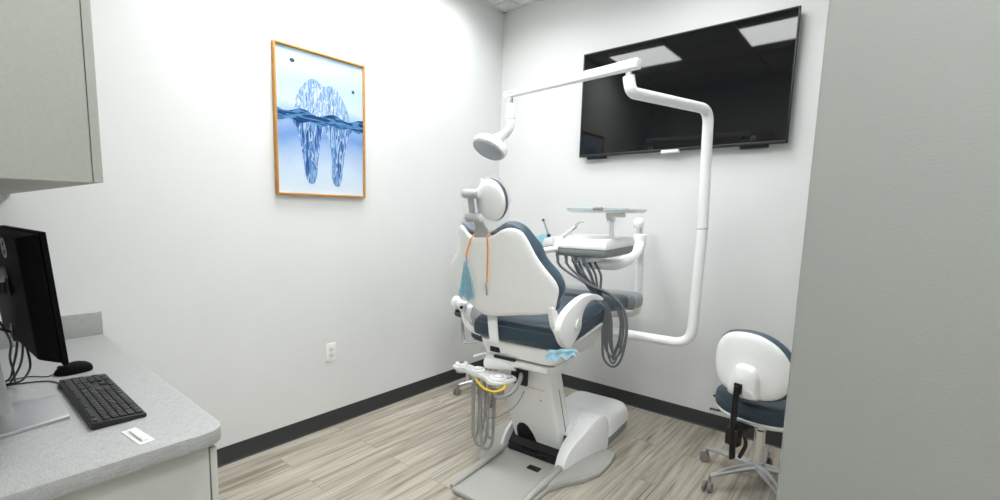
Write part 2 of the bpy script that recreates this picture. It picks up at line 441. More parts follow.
crown = [(.2, .49), (.19, .40), (.215, .31), (.27, .245), (.33, .20), (.39, .175), (.45, .185), (.51, .215), (.565, .205), (.62, .2), (.69, .235), (.76, .30), (.81, .37), (.835, .44), (.83, .5)]
roots = [(.2, .47), (.83, .47), (.80, .56), (.765, .66), (.74, .78), (.72, .88), (.685, .935), (.63, .925), (.6, .87), (.6, .78), (.59, .68), (.555, .58), (.515, .545), (.475, .58), (.455, .68), (.435, .78), (.42, .87), (.385, .925), (.33, .92), (.29, .86), (.275, .76), (.245, .64), (.215, .55)]
pr.prism(smooth_closed(crown, 3), pf(.0024), .0004, mi=1)
pr.prism(smooth_closed(roots, 3), pf(.0031), .0004, mi=2)
wl = [(i/16, .415+.018*math.sin(i*1.1)+.012*i/16) for i in range(17)] + [(1-i/16, .50+.014*math.sin(i*1.7)-.01*i/16) for i in range(17)]
wl = [(max(0, min(1, a)), b_) for a, b_ in wl]
pr.prism(wl, pf(.0040), .0004, mi=3)
for (a0, b0, ra, rb) in ((.175, .085, .026, .014), (.875, .205, .018, .013)):
    pr.prism([(a0+ra*math.cos(2*PI*k/14), b0+rb*math.sin(2*PI*k/14)) for k in range(14)], pf(.0025), .0005, mi=4)
# put the sheet's own origin at its lower edge so that the inks follow the sheet
o = pr.build('print', [M['p_bg'], M['p_ice'], M['p_deep'], M['p_water'], M['p_dot']], pic)

# ------------------------------------------------------------------ wall outlet
oy, oz = 1.663, .495
out = thing('wall_outlet', 'white double electrical outlet low on the left wall under the picture', 'outlet', (0, oy, oz-.06))
MB().box((.003, oy, oz), (.006, .072, .118), bev=.0025).build('cover_plate', M['socket'], out)
for s in (-1, 1):
    so = MB().box((.0065, oy, oz+s*.0195), (.004, .033, .028), bev=.0018).build('socket', M['offwhite'], out)
    q = MB()
    for d in (-.0065, .0065): q.box((.0085, oy+d, oz+s*.0195+.003), (.0012, .0024, .009))
    q.cyl((.0080, oy, oz+s*.0195-.007), (.0091, oy, oz+s*.0195-.007), .0025, n=10)
    q.build('slot', M['slot'], so)
MB().cyl((.0055, oy, oz), (.0072, oy, oz), .003, n=12).build('screw', M['silver'], out)

# ------------------------------------------------------------------ desk: cabinet, worktop
CT, CX, CY = .831, 1.358, .479      # worktop top, end, front
cab = thing('base_cabinet', 'grey white laminate base cabinet under the desk worktop', 'cabinet', (.69, .15, 0))
MB().box((.6605, .160, .438), (1.297, .560, .706), bev=.001).box((.66, .12, .045), (1.295, .44, .09)).build('body', M['panel'], cab)
MB().box((1.3185, .160, .3955), (.019, .562, .791), bev=.0008).build('end_panel', M['door'], cab)
for k in range(3):
    w3 = 1.328/3
    MB().box((.0005+w3*(k+.5), .4535, .431), (w3-.003, .0165, .682), bev=.001).build('door', M['door'], cab)

top = thing('worktop', 'grey linen pattern laminate worktop with a rounded corner', 'worktop', (.7, .17, CT-.038))
poly = [(.0, YB), (CX, YB)]
r = .055
for k in range(9):
    a = PI/2*k/8; poly.append((CX-r+r*math.cos(a), CY-r+r*math.sin(a)))
poly += [(.0, CY)]
MB().prism(poly, lambda a, b, w: (a, b, CT-.038+w), .038, bev=.0015, seg=2).build('slab', M['counter'], top)
MB().box((.0095, (YB+CY)/2, CT+.0515), (.019, CY-YB, .103), bev=.001).build('backsplash', M['counter'], top)

upper = thing('wall_cabinet', 'greige laminate wall cabinet hanging above the desk', 'cabinet', (.73, .05, 1.448))
UZ0, UZ1 = 1.444, 2.40
MB().box((.752, (YB+.2052)/2, (UZ0+UZ1)/2), (1.503, .2052-YB, UZ1-UZ0), bev=.001).build('body', M['panel'], upper)
for k in range(3):
    w3 = 1.506/3
    MB().box((.0005+w3*(k+.5), .2135, (UZ0+UZ1)/2), (w3-.003, .0145, UZ1-UZ0-.002), bev=.001).build('door', M['panel'], upper)

# keyboard
kb = thing('keyboard', 'black computer keyboard lying on the grey worktop', 'keyboard', (.912, .293, CT))
kx0, kx1, ky0, ky1 = .684, 1.140, .232, .354
sl = lambda y: CT+.0195-(y-ky0)*.06       # the back is raised a little
kprof = [(ky0, CT+.003), (ky0+.004, CT+.001), (ky1-.003, CT+.001), (ky1, CT+.004), (ky1, sl(ky1)-.003), (ky1-.003, sl(ky1)), (ky0+.003, sl(ky0)), (ky0, sl(ky0)-.003)]
MB().prism(kprof, lambda a, b, w: (kx0+w, a, b), kx1-kx0, bev=.002).build('case', M['keyframe'], kb)
rows = [
    [1, -.8, 1, 1, 1, 1, -.4, 1, 1, 1, 1, -.4, 1, 1, 1, 1, -.25, 1, 1, 1, -.25, 1, 1, 1, 1],
    [1]*13+[2]+[-.25, 1, 1, 1, -.25, 1, 1, 1, 1],
    [1.5]+[1]*12+[1.5]+[-.25, 1, 1, 1, -.25, 1, 1, 1, 1],
    [1.75]+[1]*11+[2.25]+[-3.5, 1, 1, 1, -1],
    [2.25]+[1]*10+[2.75]+[-1.25, 1, -1.25, 1, 1, 1, 1],
    [1.25, 1.25, 1.25, 6.25, 1.25, 1.25, 1.25, 1.25, -.25, 1, 1, 1, -.25, 2, 1, -1]]
U_ = (kx1-kx0-.016)/22.5
keys = []
for ri, row in enumerate(rows):
    yk = ky0+.017+ri*.0181-(.006 if ri == 0 else 0); x = kx1-.008     # typist sits on the +y side: left is +x
    for q in row:
        wd = abs(q)*U_
        if q > 0: keys.append((x-wd/2, yk, wd-.0032, .0145 if ri else .009))
        x -= wd
for (x, y, wx, wy) in keys[:99]:
    MB().prism([(x-wx/2, y-wy/2), (x+wx/2, y-wy/2), (x+wx/2, y+wy/2), (x-wx/2, y+wy/2)], lambda a, b, w: (a, b, sl(b)-.0005+w), .0042, bev=.001, seg=2).build('key', M['key'], kb)
mk = MB()
for (x, y, wx, wy) in keys[99:]:
    mk.prism([(x-wx/2, y-wy/2), (x+wx/2, y-wy/2), (x+wx/2, y+wy/2), (x-wx/2, y+wy/2)], lambda a, b, w: (a, b, sl(b)-.0005+w), .0042, bev=.001, seg=2)
if keys[99:]:
    ok = mk.build('remaining_keys', M['key'], kb); ok['kind'] = 'stuff'
MB().tube([(.74, .234, CT+.009), (.72, .225, CT+.004), (.66, .232, CT+.003), (.61, .205, CT+.003), (.58, .13, CT+.003), (.60, .06, CT+.003), (.66, .0, CT+.003)], .0022, n=8).build('cord', M['black'], kb)

# mouse
ms = thing('computer_mouse', 'black computer mouse on the worktop behind the keyboard', 'mouse', (.563, .29, CT))
mo = [(.563+.029*math.copysign(abs(math.cos(2*PI*k/32))**.85, math.cos(2*PI*k/32)), .288+.054*math.copysign(abs(math.sin(2*PI*k/32))**.9, math.sin(2*PI*k/32))) for k in range(32)]
hump = lambda a, b, w: (a, b, CT+w*(1-.35*((b-.300)/.06)**2))
MB().pillow(mo, [(0, .001), (.9, .001), (.98, .004), (1, .010), (.97, .020), (.88, .028), (.7, .034), (.4, .0375), (0, .039)], hump).build('body', M['monitor'], ms)
MB().cyl((.560, .252, CT+.026), (.566, .252, CT+.026), .008, n=14, bev=.001).build('scroll_wheel', M['key'], ms)
MB().tube([(.563, .236, CT+.008), (.563, .215, CT+.004), (.52, .175, CT+.003), (.53, .11, CT+.003), (.58, .05, CT+.003)], .0019, n=8).build('cord', M['black'], ms)

# small white packet on the worktop
pk = thing('plastic_packet', 'small clear and white plastic packet lying in front of the keyboard', 'packet', (1.252, .304, CT), rz=R(7))
PK = Matrix.Translation((1.252, .304, CT)) @ Matrix.Rotation(R(7), 4, 'Z')
MB().box((0, 0, .001), (.112, .034, .0016), bev=.0006).build('backing', M['offwhite'], pk, PK)
MB().box((.006, 0, .0056), (.080, .015, .0076), bev=.003).build('blister', M['socket'], pk, PK)

def tray_loft(secs, n=20):
    t = bmesh.new(); RR = []
    for z, x, y, a, b in secs:
        RR.append([t.verts.new((x+a*math.copysign(abs(math.cos(2*PI*k/n))**.5, math.cos(2*PI*k/n)), y+b*math.copysign(abs(math.sin(2*PI*k/n))**.5, math.sin(2*PI*k/n)), z)) for k in range(n)])
    for A, B in zip(RR, RR[1:]):
        for i in range(n): t.faces.new([A[i], A[(i+1) % n], B[(i+1) % n], B[i]])
    t.faces.new(RR[0]); t.faces.new(RR[-1]); bmesh.ops.recalc_face_normals(t, faces=t.faces); return t
# monitor: back towards the camera, leaning and turned a little
far = Vector((-.9986, -.0523, 0)).normalized(); nrm = Vector((-.0523, .9986, 0)).normalized()
tilt = R(4)
mup = (Vector((0, 0, 1))*math.cos(tilt)-nrm*math.sin(tilt)).normalized()
mn = far.cross(mup); mn = mn if mn.dot(nrm) > 0 else -mn
near = Vector((1.143, .199, 1.016))
MWd, MHt = .535, .325
mon = thing('monitor', 'black computer monitor on a silver stand seen from behind at the left edge', 'monitor', (.90, .13, CT))
mf = lambda a, b, w: near+far*a+mup*b+mn*w       # w>0 towards the screen
MB().prism([(0, 0), (MWd, 0), (MWd, MHt), (0, MHt)], mf, -.012, bev=.002).build('panel', M['monitor'], mon)
MB().prism([(.012, .018), (MWd-.012, .018), (MWd-.012, MHt-.012), (.012, MHt-.012)], lambda a, b, w: mf(a, b, .0002+w), .0012).build('screen', M['screen'], mon)
bk = bmesh.new()
r1 = [bk.verts.new(mf(a, b, -.012)) for a, b in ((.004, .004), (MWd-.004, .004), (MWd-.004, MHt-.004), (.004, MHt-.004))]
r2 = [bk.verts.new(mf(a, b, -.052)) for a, b in ((.030, .020), (MWd-.030, .020), (MWd-.030, MHt-.010), (.030, MHt-.010))]
for i in range(4): bk.faces.new([r1[i], r1[(i+1) % 4], r2[(i+1) % 4], r2[i]])
bk.faces.new(r2); bk.faces.new(r1[::-1]); bmesh.ops.recalc_face_normals(bk, faces=bk.faces)
bmesh.ops.bevel(bk, geom=list(bk.edges), offset=.006, segments=2, profile=.5, affect='EDGES')
hs = MB(); hs._add(bk); housing = hs.build('back_housing', M['monitor'], mon)
# emblem: a ring with four letters
cu = bpy.data.curves.new('emblem_text', 'FONT'); cu.body = 'DELL'; cu.size = .0165; cu.extrude = .0004; cu.align_x = 'CENTER'; cu.align_y = 'CENTER'
to = bpy.data.objects.new('emblem_text', cu); C.objects.link(to)
dg = bpy.context.evaluated_depsgraph_get(); tm = bpy.data.meshes.new_from_object(to.evaluated_get(dg))
bpy.data.objects.remove(to)
tb = bmesh.new(); tb.from_mesh(tm)
ec = mf(.195, MHt-.043, -.0535)
EM = Matrix((tuple(-far), tuple(mup), tuple(-mn))).transposed().to_4x4(); EM.translation = ec
em = MB(); em._add(tb); em.tube([(.0245*math.cos(2*PI*k/36), .0245*math.sin(2*PI*k/36), 0) for k in range(37)], .0016, n=8, sm=False)
em.build('emblem', M['sticker'], mon, EM, sharp=20)
nk = MB()
nk._add(tray_loft([(CT+.009, .858, .086, .030, .024), (CT+.06, .850, .082, .027, .021), (CT+.20, .838, .074, .023, .017), (CT+.40, .832, .068, .021, .015)]))
nk.build('stand_column', M['silver'], mon)
hg = MB().prism([(-.05, -.05), (.05, -.05), (.05, .05), (-.05, .05)], lambda a, b, w: mf(MWd/2+a, .178+b*.45, -.050-w), .010, bev=.003)
hg.box((.86, .10, CT+.362), (.07, .07, .05), bev=.006)
hg.build('stand_hinge', M['black'], mon)
MB().prism([(-.045, -.0), (.045, -.0), (.03, .035), (-.03, .035)], lambda a, b, w: mf(MWd/2+a, .192+b, -.050-w), .022, bev=.003).build('bracket_cover', M['silver'], mon)
bp_ = [(1.035, .06), (1.010, .209), (.803, .214), (.775, .065)]
MB().prism(bp_, lambda a, b, w: (a, b, CT+w), .010, bev=.002).build('stand_base', M['silver'], mon)
MB().box((.80, .138, 1.052), (.09, .026, .05), bev=.004).build('cable_plugs', M['black'], mon)
cabs = [[(.80, .138, 1.035), (.74, .136, .974), (.67, .131, .914), (.58, .123, .852), (.53, .08, .834)],
        [(.82, .148, 1.034), (.72, .146, .937), (.62, .130, .862), (.575, .117, .837), (.55, .05, .834)],
        [(.80, .15, 1.03), (.76, .162, .94), (.70, .157, .89), (.62, .143, .850), (.56, .10, .834), (.52, .06, .834)],
        [(.86, .101, 1.09), (.80, .122, 1.02), (.70, .124, .95), (.65, .132, .895), (.55, .14, .834)],
        [(.92, .08, 1.10), (.86, .101, 1.07), (.80, .129, 1.045), (.78, .138, 1.04)]]
for c_ in cabs: MB().tube(c_, .0032, n=8).build('cable', M['black'], mon)

# ------------------------------------------------------------------ dental chair
TH = R(4.1); CO = Vector((1.218, 1.922, 0))
FB = Matrix.Translation(CO) @ Matrix.Rotation(TH, 4, 'Z')                 # chair base frame: u right, v towards the feet, z up
FK = Matrix.Translation(CO) @ Matrix.Rotation(R(7.1), 4, 'Z')               # backrest frame
ch = thing('dental_chair', 'white and slate blue dental chair on a grey floor base in the room centre', 'dental chair', (0, .4, 0), frame=FB)
chair = lambda mb, name, m, **k: mb.build(name, m, k.pop('parent', ch), k.pop('frame', FB), **k)

# floor plate with side rails and wings
plate = [(-.14, -.262), (-.168, -.23), (-.172, .20), (-.24, .33), (-.245, .62), (.30, .66), (.37, .62), (.385, .50), (.38, .36), (.34, .25), (.27, .14), (.235, .05), (.225, -.235), (.195, -.27)]
pb = MB()
pb.prism(plate, I3, .028, bev=.008)
for s, x0 in ((-1, -.154), (1, .205)):
    rail = [(x0, -.250, .028), (x0, -.2, .036), (x0, .0, .042), (x0+.004*s, .22, .05)]
    pb.tube(rail, [.012, .017, .019, .021], n=14, flat=(1.0, .9))
wing = [(.19, .10), (.235, .06), (.275, .16), (.335, .27), (.365, .38), (.368, .50), (.35, .60), (.24, .63), (.18, .5)]
def wingf(a, b, w): return (a, b, .02+w*(1-.55*max(0, (a-.2)/.17)))
pb.pillow(smooth_closed(wing, 3), [(0, -.018), (1, -.018), (.995, .006), (.97, .016), (.90, .024), (0, .040)], wingf, c=(.27, .38))
pb.pillow(smooth_closed([(-a+.02, b) for a, b in wing], 3), [(0, 0), (1, 0), (.99, .02), (.95, .035), (.85, .042), (0, .05)], lambda a, b, w: (a, b, .02+w*.6), c=(-.25, .38))
chair(pb, 'floor_plate', M['plate'])
# fender housing
def side_prof(k=0):
    return [(.205, .03), (.213, .06), (.238, .105), (.275, .14), (.33, .168), (.40, .19), (.46, .217), (.52, .242), (.58, .252), (.635, .240), (.668, .20), (.678, .15), (.68, .03)]
prof = side_prof()
def loft(us):
    t = bmesh.new(); RR = []
    for u, sc, fl in us:
        RR.append([t.verts.new((u+fl*max(0, a-.2)*.2, .44+(a-.44)*(sc if a < .44 else min(1, sc+.02)), .03+(b-.03)*sc)) for a, b in prof])
    N = len(prof)
    for A, B in zip(RR, RR[1:]):
        for i in range(N): t.faces.new([A[i], A[(i+1) % N], B[(i+1) % N], B[i]])
    t.faces.new(RR[0]); t.faces.new(RR[-1]); bmesh.ops.recalc_face_normals(t, faces=t.faces)
    return t
hm = MB()
hm._add(loft([(-.186, .80, 0), (-.182, .88, 0), (-.176, .92, 0), (-.166, .92, 0), (-.162, .90, 0)]))
hm._add(loft([(.182, .98, 0), (.187, 1, 0), (.212, 1, .6), (.228, .96, .8), (.234, .88, .8)]))
# hood joining both fenders beyond the lift column
hood = [(.37, .03), (.37, .178), (.41, .212), (.45, .238), (.50, .250), (.56, .252), (.63, .238), (.668, .20), (.678, .15), (.68, .03)]
hm.prism(hood, lambda a, b, w: (-.16+w, a, b), .35)
chair(hm, 'base_housing', M['white'], sharp=30)
# dark mechanism between the fenders
mk = MB().box((.015, .34, .040), (.325, .14, .030), bev=.006)
mk.prism([(.30, .03), (.30, .06), (.345, .10), (.365, .165), (.42, .175), (.42, .03)], lambda a, b, w: (-.160+w, a, b), .342)
for x in (-.10, -.03, .06, .12): mk.cyl((x, .262, .045), (x, .272, .045), .008, n=12)
chair(mk, 'pivot_mechanism', M['black'])
MB().box((.085, .165, .0295), (.07, .045, .004), bev=.001).build('cable_slot', M['black'], ch, FB)
# lift column
def colf(a, b, w):           # a: across, b: along height 0..1, w depth 0..1
    z = .045+b*.570; v = .352-.222*b
    return (a, v+w*(.155-.015*b), z-.0*w)
cm = bmesh.new(); RR = []
for k in range(9):
    b_ = k/8; hw = .150+.004*b_; xc_ = .010
    ring = []
    for (sx, sw) in ((-1, 0), (1, 0), (1, 1), (-1, 1)):
        ring.append(cm.verts.new(colf((-.142-.030*b_) if sx < 0 else xc_+hw, b_, sw)))
    RR.append(ring)
for A, B in zip(RR, RR[1:]):
    for i in range(4): cm.faces.new([A[i], A[(i+1) % 4], B[(i+1) % 4], B[i]])
cm.faces.new(RR[0]); cm.faces.new(RR[-1]); bmesh.ops.recalc_face_normals(cm, faces=cm.faces)
ve = [e for e in cm.edges if abs((e.verts[0].co-e.verts[1].co).normalized().z) > .5 and all(len(f.verts) == 4 for f in e.link_faces) and abs(e.link_faces[0].normal.dot(e.link_faces[1].normal)) < .5]
bmesh.ops.bevel(cm, geom=ve, offset=.014, segments=3, profile=.5, affect='EDGES')
lc = MB(); lc._add(cm)
col = chair(lc, 'lift_column', M['white'], sharp=40)
arch = [(-.118, .0), (-.118, .09), (-.11, .125), (-.09, .150), (-.06, .158), (-.035, .145), (-.01, .10), (.005, .05), (.012, .0)]
chair(MB().prism(arch, lambda a, b, w: colf(a+.002, b/.570, 0) if w == 0 else tuple(Vector(colf(a+.002, b/.570, 0))+Vector((0, -.003, -.001))), .004), 'cable_opening', M['black'], parent=col)
sm_ = MB().tube([Vector(colf(.1605, b_, .55))+Vector((.0025, 0, 0)) for b_ in (.04, .3, .6, .74)], .0018, n=6, sm=False)
sm_.tube([Vector(colf(a, .74, 0))+Vector((0, -.0005, 0)) for a in (-.10, .0, .12)], .0008, n=6, sm=False)
chair(sm_, 'panel_seam', M['slot'], parent=col)
chair(MB().ball(colf(.085, .62, 0), .004, n=6), 'screw', M['black'], parent=col)
# column head and seat underframe
uf = MB()
def tray(ring_list):
    t = bmesh.new(); RR = []
    for z, u0, u1, v0, v1, rr in ring_list:
        pts = []
        for (cx_, cy_, a0) in ((u1-rr, v1-rr, 0), (u0+rr, v1-rr, PI/2), (u0+rr, v0+rr, PI), (u1-rr, v0+rr, 1.5*PI)):
            for k in range(5):
                a = a0+PI/2*k/4; pts.append((cx_+rr*math.cos(a), cy_+rr*math.sin(a)))
        RR.append([t.verts.new((x, y, z(y) if callable(z) else z)) for x, y in pts])
    N = len(RR[0])
    for A, B in zip(RR, RR[1:]):
        for i in range(N): t.faces.new([A[i], A[(i+1) % N], B[(i+1) % N], B[i]])
    t.faces.new(RR[0]); t.faces.new(RR[-1]); bmesh.ops.recalc_face_normals(t, faces=t.faces)
    return t
uf._add(tray([(.600, -.17, .19, .075, .33, .03), (.612, -.185, .205, .06, .345, .03), (.640, -.19, .21, .055, .36, .03)]))
uf._add(tray([(.648, -.18, .20, .08, .55, .04), (.655, -.20, .225, .065, .60, .05), (lambda y: .705+.10*max(0, y-.1), -.22, .255, .045, .68, .06), (lambda y: .732+.105*max(0, y-.1), -.225, .262, .04, .70, .06), (lambda y: .740+.105*max(0, y-.1), -.218, .255, .045, .69, .055)]))
uf.box((0, .72, .735), (.16, .30, .05), bev=.012)
frame_ = chair(uf, 'seat_frame', M['white'])
chair(MB().box((-.115, .054, .688), (.060, .012, .040), bev=.003), 'rating_plate', M['black'], parent=frame_)
chair(MB().box((-.055, .058, .644), (.13, .02, .014), bev=.003), 'swivel_gap', M['black'], parent=frame_)
# seat cushion: upholstered body rising slightly to the knees
so_ = [(-.252, .06), (-.225, .026), (-.12, .012), (.0, .006), (.14, .012), (.245, .03), (.275, .07), (.272, .2), (.268, .42), (.258, .62), (.24, .71), (.18, .735), (-.15, .735), (-.21, .71), (-.245, .62), (-.262, .42), (-.258, .2)]
so_ = smooth_closed(so_, 4)
def seatf(a, b, w):
    base = .748+.105*max(0, b-.1)
    return (a, b, base+w*(1-.25*max(0, b-.2)))
seat = MB().pillow(so_, [(0, 0), (.95, 0), (.985, .008), (1, .028), (1.0, .055), (.985, .078), (.93, .100), (.82, .112), (.6, .108), (0, .102)], seatf, c=(.015, .38))
chair(seat, 'seat_cushion', M['slatedark'], sharp=50)
pip = smooth_closed([(p[0], p[1]) for p in so_], 1)
pp = [seatf(.015+(a-.015)*.992, .38+(b-.38)*.992, .078) for a, b in so_]
chair(MB().tube(pp+[pp[0]], .0032, n=6, sm=False), 'piping', M['slate'])
# leg rest
lo = smooth_closed([(-.29, .78), (-.2, .70), (.0, .69), (.2, .70), (.262, .78), (.266, .95), (.262, 1.17), (.245, 1.25), (.19, 1.268), (-.21, 1.268), (-.27, 1.25), (-.29, 1.17), (-.294, .95)], 4)
legf = lambda a, b, w: (a, b, .790+.07*(1.3-b)+w*.82)
chair(MB().pillow(lo, [(0, 0), (.95, 0), (.985, .012), (1, .04), (1, .07), (.985, .09), (.94, .104), (.8, .108), (0, .108)], legf, c=(-.015, 1.0)), 'leg_rest', M['slate'], sharp=50)
lo2 = smooth_closed([(-.297, 1.0), (0, .99), (.280, 1.0), (.287, 1.1), (.288, 1.20), (.276, 1.262), (.22, 1.280), (-.21, 1.278), (-.274, 1.258), (-.295, 1.18), (-.299, 1.1)], 4)
chair(MB().pillow(lo2, [(0, -.006), (.95, -.006), (.99, .008), (1.005, .04), (1.005, .07), (.99, .094), (.95, .108), (.8, .114), (0, .114)], legf, c=(-.015, 1.16)), 'foot_cover', M['footgrey'], sharp=50)
# backrest
SH = [(-.099, .007), (-.001, .021), (.069, .034), (.16, .047), (.225, .062), (.253, .09), (.267, .144), (.275, .185), (.262, .228), (.217, .291), (.183, .344), (.159, .396), (.138, .439), (.114, .468), (.068, .480), (.019, .468), (-.02, .445), (-.061, .433), (-.144, .431), (-.176, .445), (-.212, .487), (-.234, .453), (-.249, .378), (-.28, .326), (-.322, .278), (-.342, .231), (-.338, .186), (-.318, .148), (-.291, .117), (-.246, .080), (-.200, .045), (-.15, .012)]
rec = R(15)
def backf(v0, uc=-.04, k=.3):
    def f(a, b, w):          # w>0 towards the patient
        return (a, v0+k*(a-uc)**2-b*math.sin(rec)+w*math.cos(rec), .87+b*math.cos(rec)+w*math.sin(rec))
    return f
shp = smooth_closed(SH, 3); bc = (-.03, .225)
chair(MB().pillow(shp, [(0, 0), (.3, 0), (.6, 0), (.85, .0), (.95, .002), (.99, .007), (1, .014), (.99, .022), (.8, .024), (.4, .024), (0, .024)], backf(-.03), c=bc), 'backrest_shell', M['shellwhite'], frame=FK, sharp=50)
CU = [(-.05, .03), (.06, .045), (.16, .052), (.236, .067), (.259, .118), (.279, .167), (.277, .208), (.255, .258), (.203, .325), (.183, .385), (.152, .428), (.119, .471), (.082, .496), (.030, .503), (-.026, .476), (-.07, .452), (-.13, .452), (-.175, .476), (-.222, .500), (-.262, .462), (-.275, .385), (-.30, .325), (-.335, .275), (-.352, .208), (-.345, .167), (-.32, .12), (-.27, .07), (-.18, .04)]
cup = smooth_closed(CU, 3)
chair(MB().pillow(cup, [(0, 0), (.9, 0), (.97, .006), (.995, .02), (1, .04), (.99, .058), (.94, .074), (.82, .084), (.5, .080), (0, .074)], backf(.002), c=bc), 'backrest_cushion', M['slate'], frame=FK, sharp=50)
# strap from shell down under the seat
chair(MB().prism([(-.150, .895), (-.090, .895), (-.058, .78), (-.050, .742), (-.108, .742), (-.115, .79)], lambda a, b, w: (a, -.012+w+(.0 if b < .8 else (b-.8)*.30), b), .006, bev=.001), 'back_support_strap', M['shellwhite'])
# headrest: knuckle bracket, shell, cushion
BF = backf(-.03, k=0)
hb_ = MB()
hb_.prism([(-.150, .40), (-.03, .40), (-.052, .46), (-.068, .50), (-.072, .53), (-.118, .53), (-.122, .48)], lambda a, b, w: BF(a, b, .026-.26*max(0, b-.44)-w), .014, bev=.004)
hb_.prism([(-.128, .52), (-.100, .52), (-.100, .66), (-.128, .66)], lambda a, b, w: BF(a, b, -.022+w), .018, bev=.005)
hb_.prism([(-.084, .535), (-.064, .535), (-.064, .645), (-.084, .645)], lambda a, b, w: BF(a, b, -.016+w), .018, bev=.005)
for w_, ue in ((.650, -.052), (.537, -.060)):
    hb_.cyl(BF(-.144, w_, -.018), BF(ue, w_-.002, -.028), .0215, n=24, bev=.004)
chair(hb_, 'headrest_bracket', M['grip'], frame=FK)
for w_, ue in ((.650, -.052), (.537, -.060)):
    chair(MB().cyl(BF(ue-.001, w_-.002, -.028), BF(ue+.003, w_-.002, -.0285), .0165, n=24, bev=.001), 'knuckle_cap', M['offwhite'], frame=FK)
hc = (-.028, .607)
hcir = [(hc[0]+.081*math.cos(2*PI*k/40), hc[1]+.099*math.sin(2*PI*k/40)) for k in range(40)]
hyaw = R(4)
def headf(a, b, w):
    da = a-hc[0]
    return BF(hc[0]+da*math.cos(hyaw)+w*math.sin(hyaw)*.7, b, .004+w-da*math.sin(hyaw))
chair(MB().pillow(hcir, [(0, 0), (.7, .001), (.9, .006), (.97, .012), (1, .02), (.98, .028), (.5, .028), (0, .028)], headf, c=hc), 'headrest_shell', M['white'], frame=FK, sharp=50)
chair(MB().pillow([(hc[0]+(a-hc[0])*1.03+.002, hc[1]+(b-hc[1])*1.03) for a, b in hcir], [(0, .020), (.92, .020), (.99, .024), (1, .032), (.97, .042), (.85, .050), (.4, .050), (0, .048)], headf, c=(hc[0]+.004, hc[1])), 'headrest_cushion', M['slatedark'], frame=FK, sharp=50)
bag = smooth_closed([(-.125, .69), (-.06, .722), (.005, .714), (.048, .675), (.064, .62), (.056, .555), (.045, .50), (.065, .465), (.02, .455), (-.04, .47), (-.115, .46), (-.165, .47), (-.205, .49), (-.16, .54), (-.165, .60), (-.170, .66)], 3)
bagn = lambda a, b, w: Vector(BF(a, b, w))+Vector((.004*math.sin(a*150+b*60), .004*math.sin(b*170+a*90), .003*math.sin(a*120)))
chair(MB().pillow(bag, [(0, -.045), (.6, -.045), (.9, -.036), (.99, -.01), (1, .02), (.98, .05), (.8, .064), (0, .066)], bagn, c=(-.04, .60)), 'headrest_cover', M['film'], frame=FK, sharp=60)
# armrests
AR = [(-.04, .874), (-.022, .912), (.027, .946), (.101, .973), (.16, .988), (.216, .997), (.291, 1.0), (.371, .990), (.43, .974), (.474, .957), (.478, .949), (.461, .945), (.40, .955), (.348, .963), (.305, .963), (.271, .955), (.23, .932), (.207, .901), (.201, .871), (.198, .84), (.155, .803), (.111, .776), (.068, .761), (.021, .785), (-.02, .83)]
arp = smooth_closed(AR, 3)
for s, u0, dv in ((1, .266, 0), (-1, -.325, .10)):
    aa = MB()
    aa.prism(arp, lambda a, b, w: (u0+w, a+dv, b-.3*dv), .036, bev=.008, seg=3)
    arm = chair(aa, 'armrest', M['white'], sharp=45)
    uo = u0+.036 if s > 0 else u0
    cap = MB().cyl((uo, .150+dv, .864-.3*dv), (uo+s*.008, .150+dv, .864-.3*dv), .030, n=28, bev=.003)
    chair(cap, 'pivot_cap', M['offwhite'], parent=arm)
    if s > 0:
        lk = MB().prism([(-.052, .886), (-.075, .935), (-.082, .978), (-.05, .978), (-.02, .955), (.0, .91), (.02, .86), (.0, .83)], lambda a, b, w: (.252+w, a, b), .022, bev=.005)
        chair(lk, 'arm_bracket', M['white'], parent=arm)
lb = MB().ball((-.420, .10, .888), .034, (.85, 1, 1.2)).cyl((-.42, .10, .888), (-.343, .10, .880), .024)
lb.tube([(-.343, .085, .880), (-.345, .080, .83), (-.305, .08, .765), (-.24, .10, .735)], [.024, .020, .018, .014], n=14, flat=(.8, 1))
chair(lb, 'arm_knuckle', M['white'])
chair(MB().cyl((-.343, .048, .880), (-.343, .066, .880), .026, n=24, bev=.003), 'knuckle_disc', M['offwhite'])
chair(MB().cyl((-.340, .040, .880), (-.340, .049, .880), .009, n=12), 'knuckle_screw', M['black'])
chair(MB().cyl((-.405, .09, .838), (-.405, .09, .85), .012, n=12), 'knuckle_foot', M['black'])

# utility box on the floor beyond the base
ub = thing('floor_utility_box', 'white rounded utility box on the floor beyond the chair base', 'utility box', (.12, .91, 0), frame=FB)
MB()._add(tray([(.0, -.105, .283, .70, 1.11, .05), (.055, -.108, .286, .697, 1.113, .05), (.060, -.100, .278, .705, 1.105, .05)])).build('plinth', M['greyband'], ub, FB)
MB()._add(tray([(.060, -.115, .293, .69, 1.12, .055), (.09, -.113, .291, .692, 1.118, .055), (.135, -.102, .282, .701, 1.109, .06), (.158, -.09, .270, .713, 1.097, .06), (.170, -.07, .25, .733, 1.077, .06), (.174, -.03, .21, .773, 1.037, .05)])).build('cover', M['white'], ub, FB)

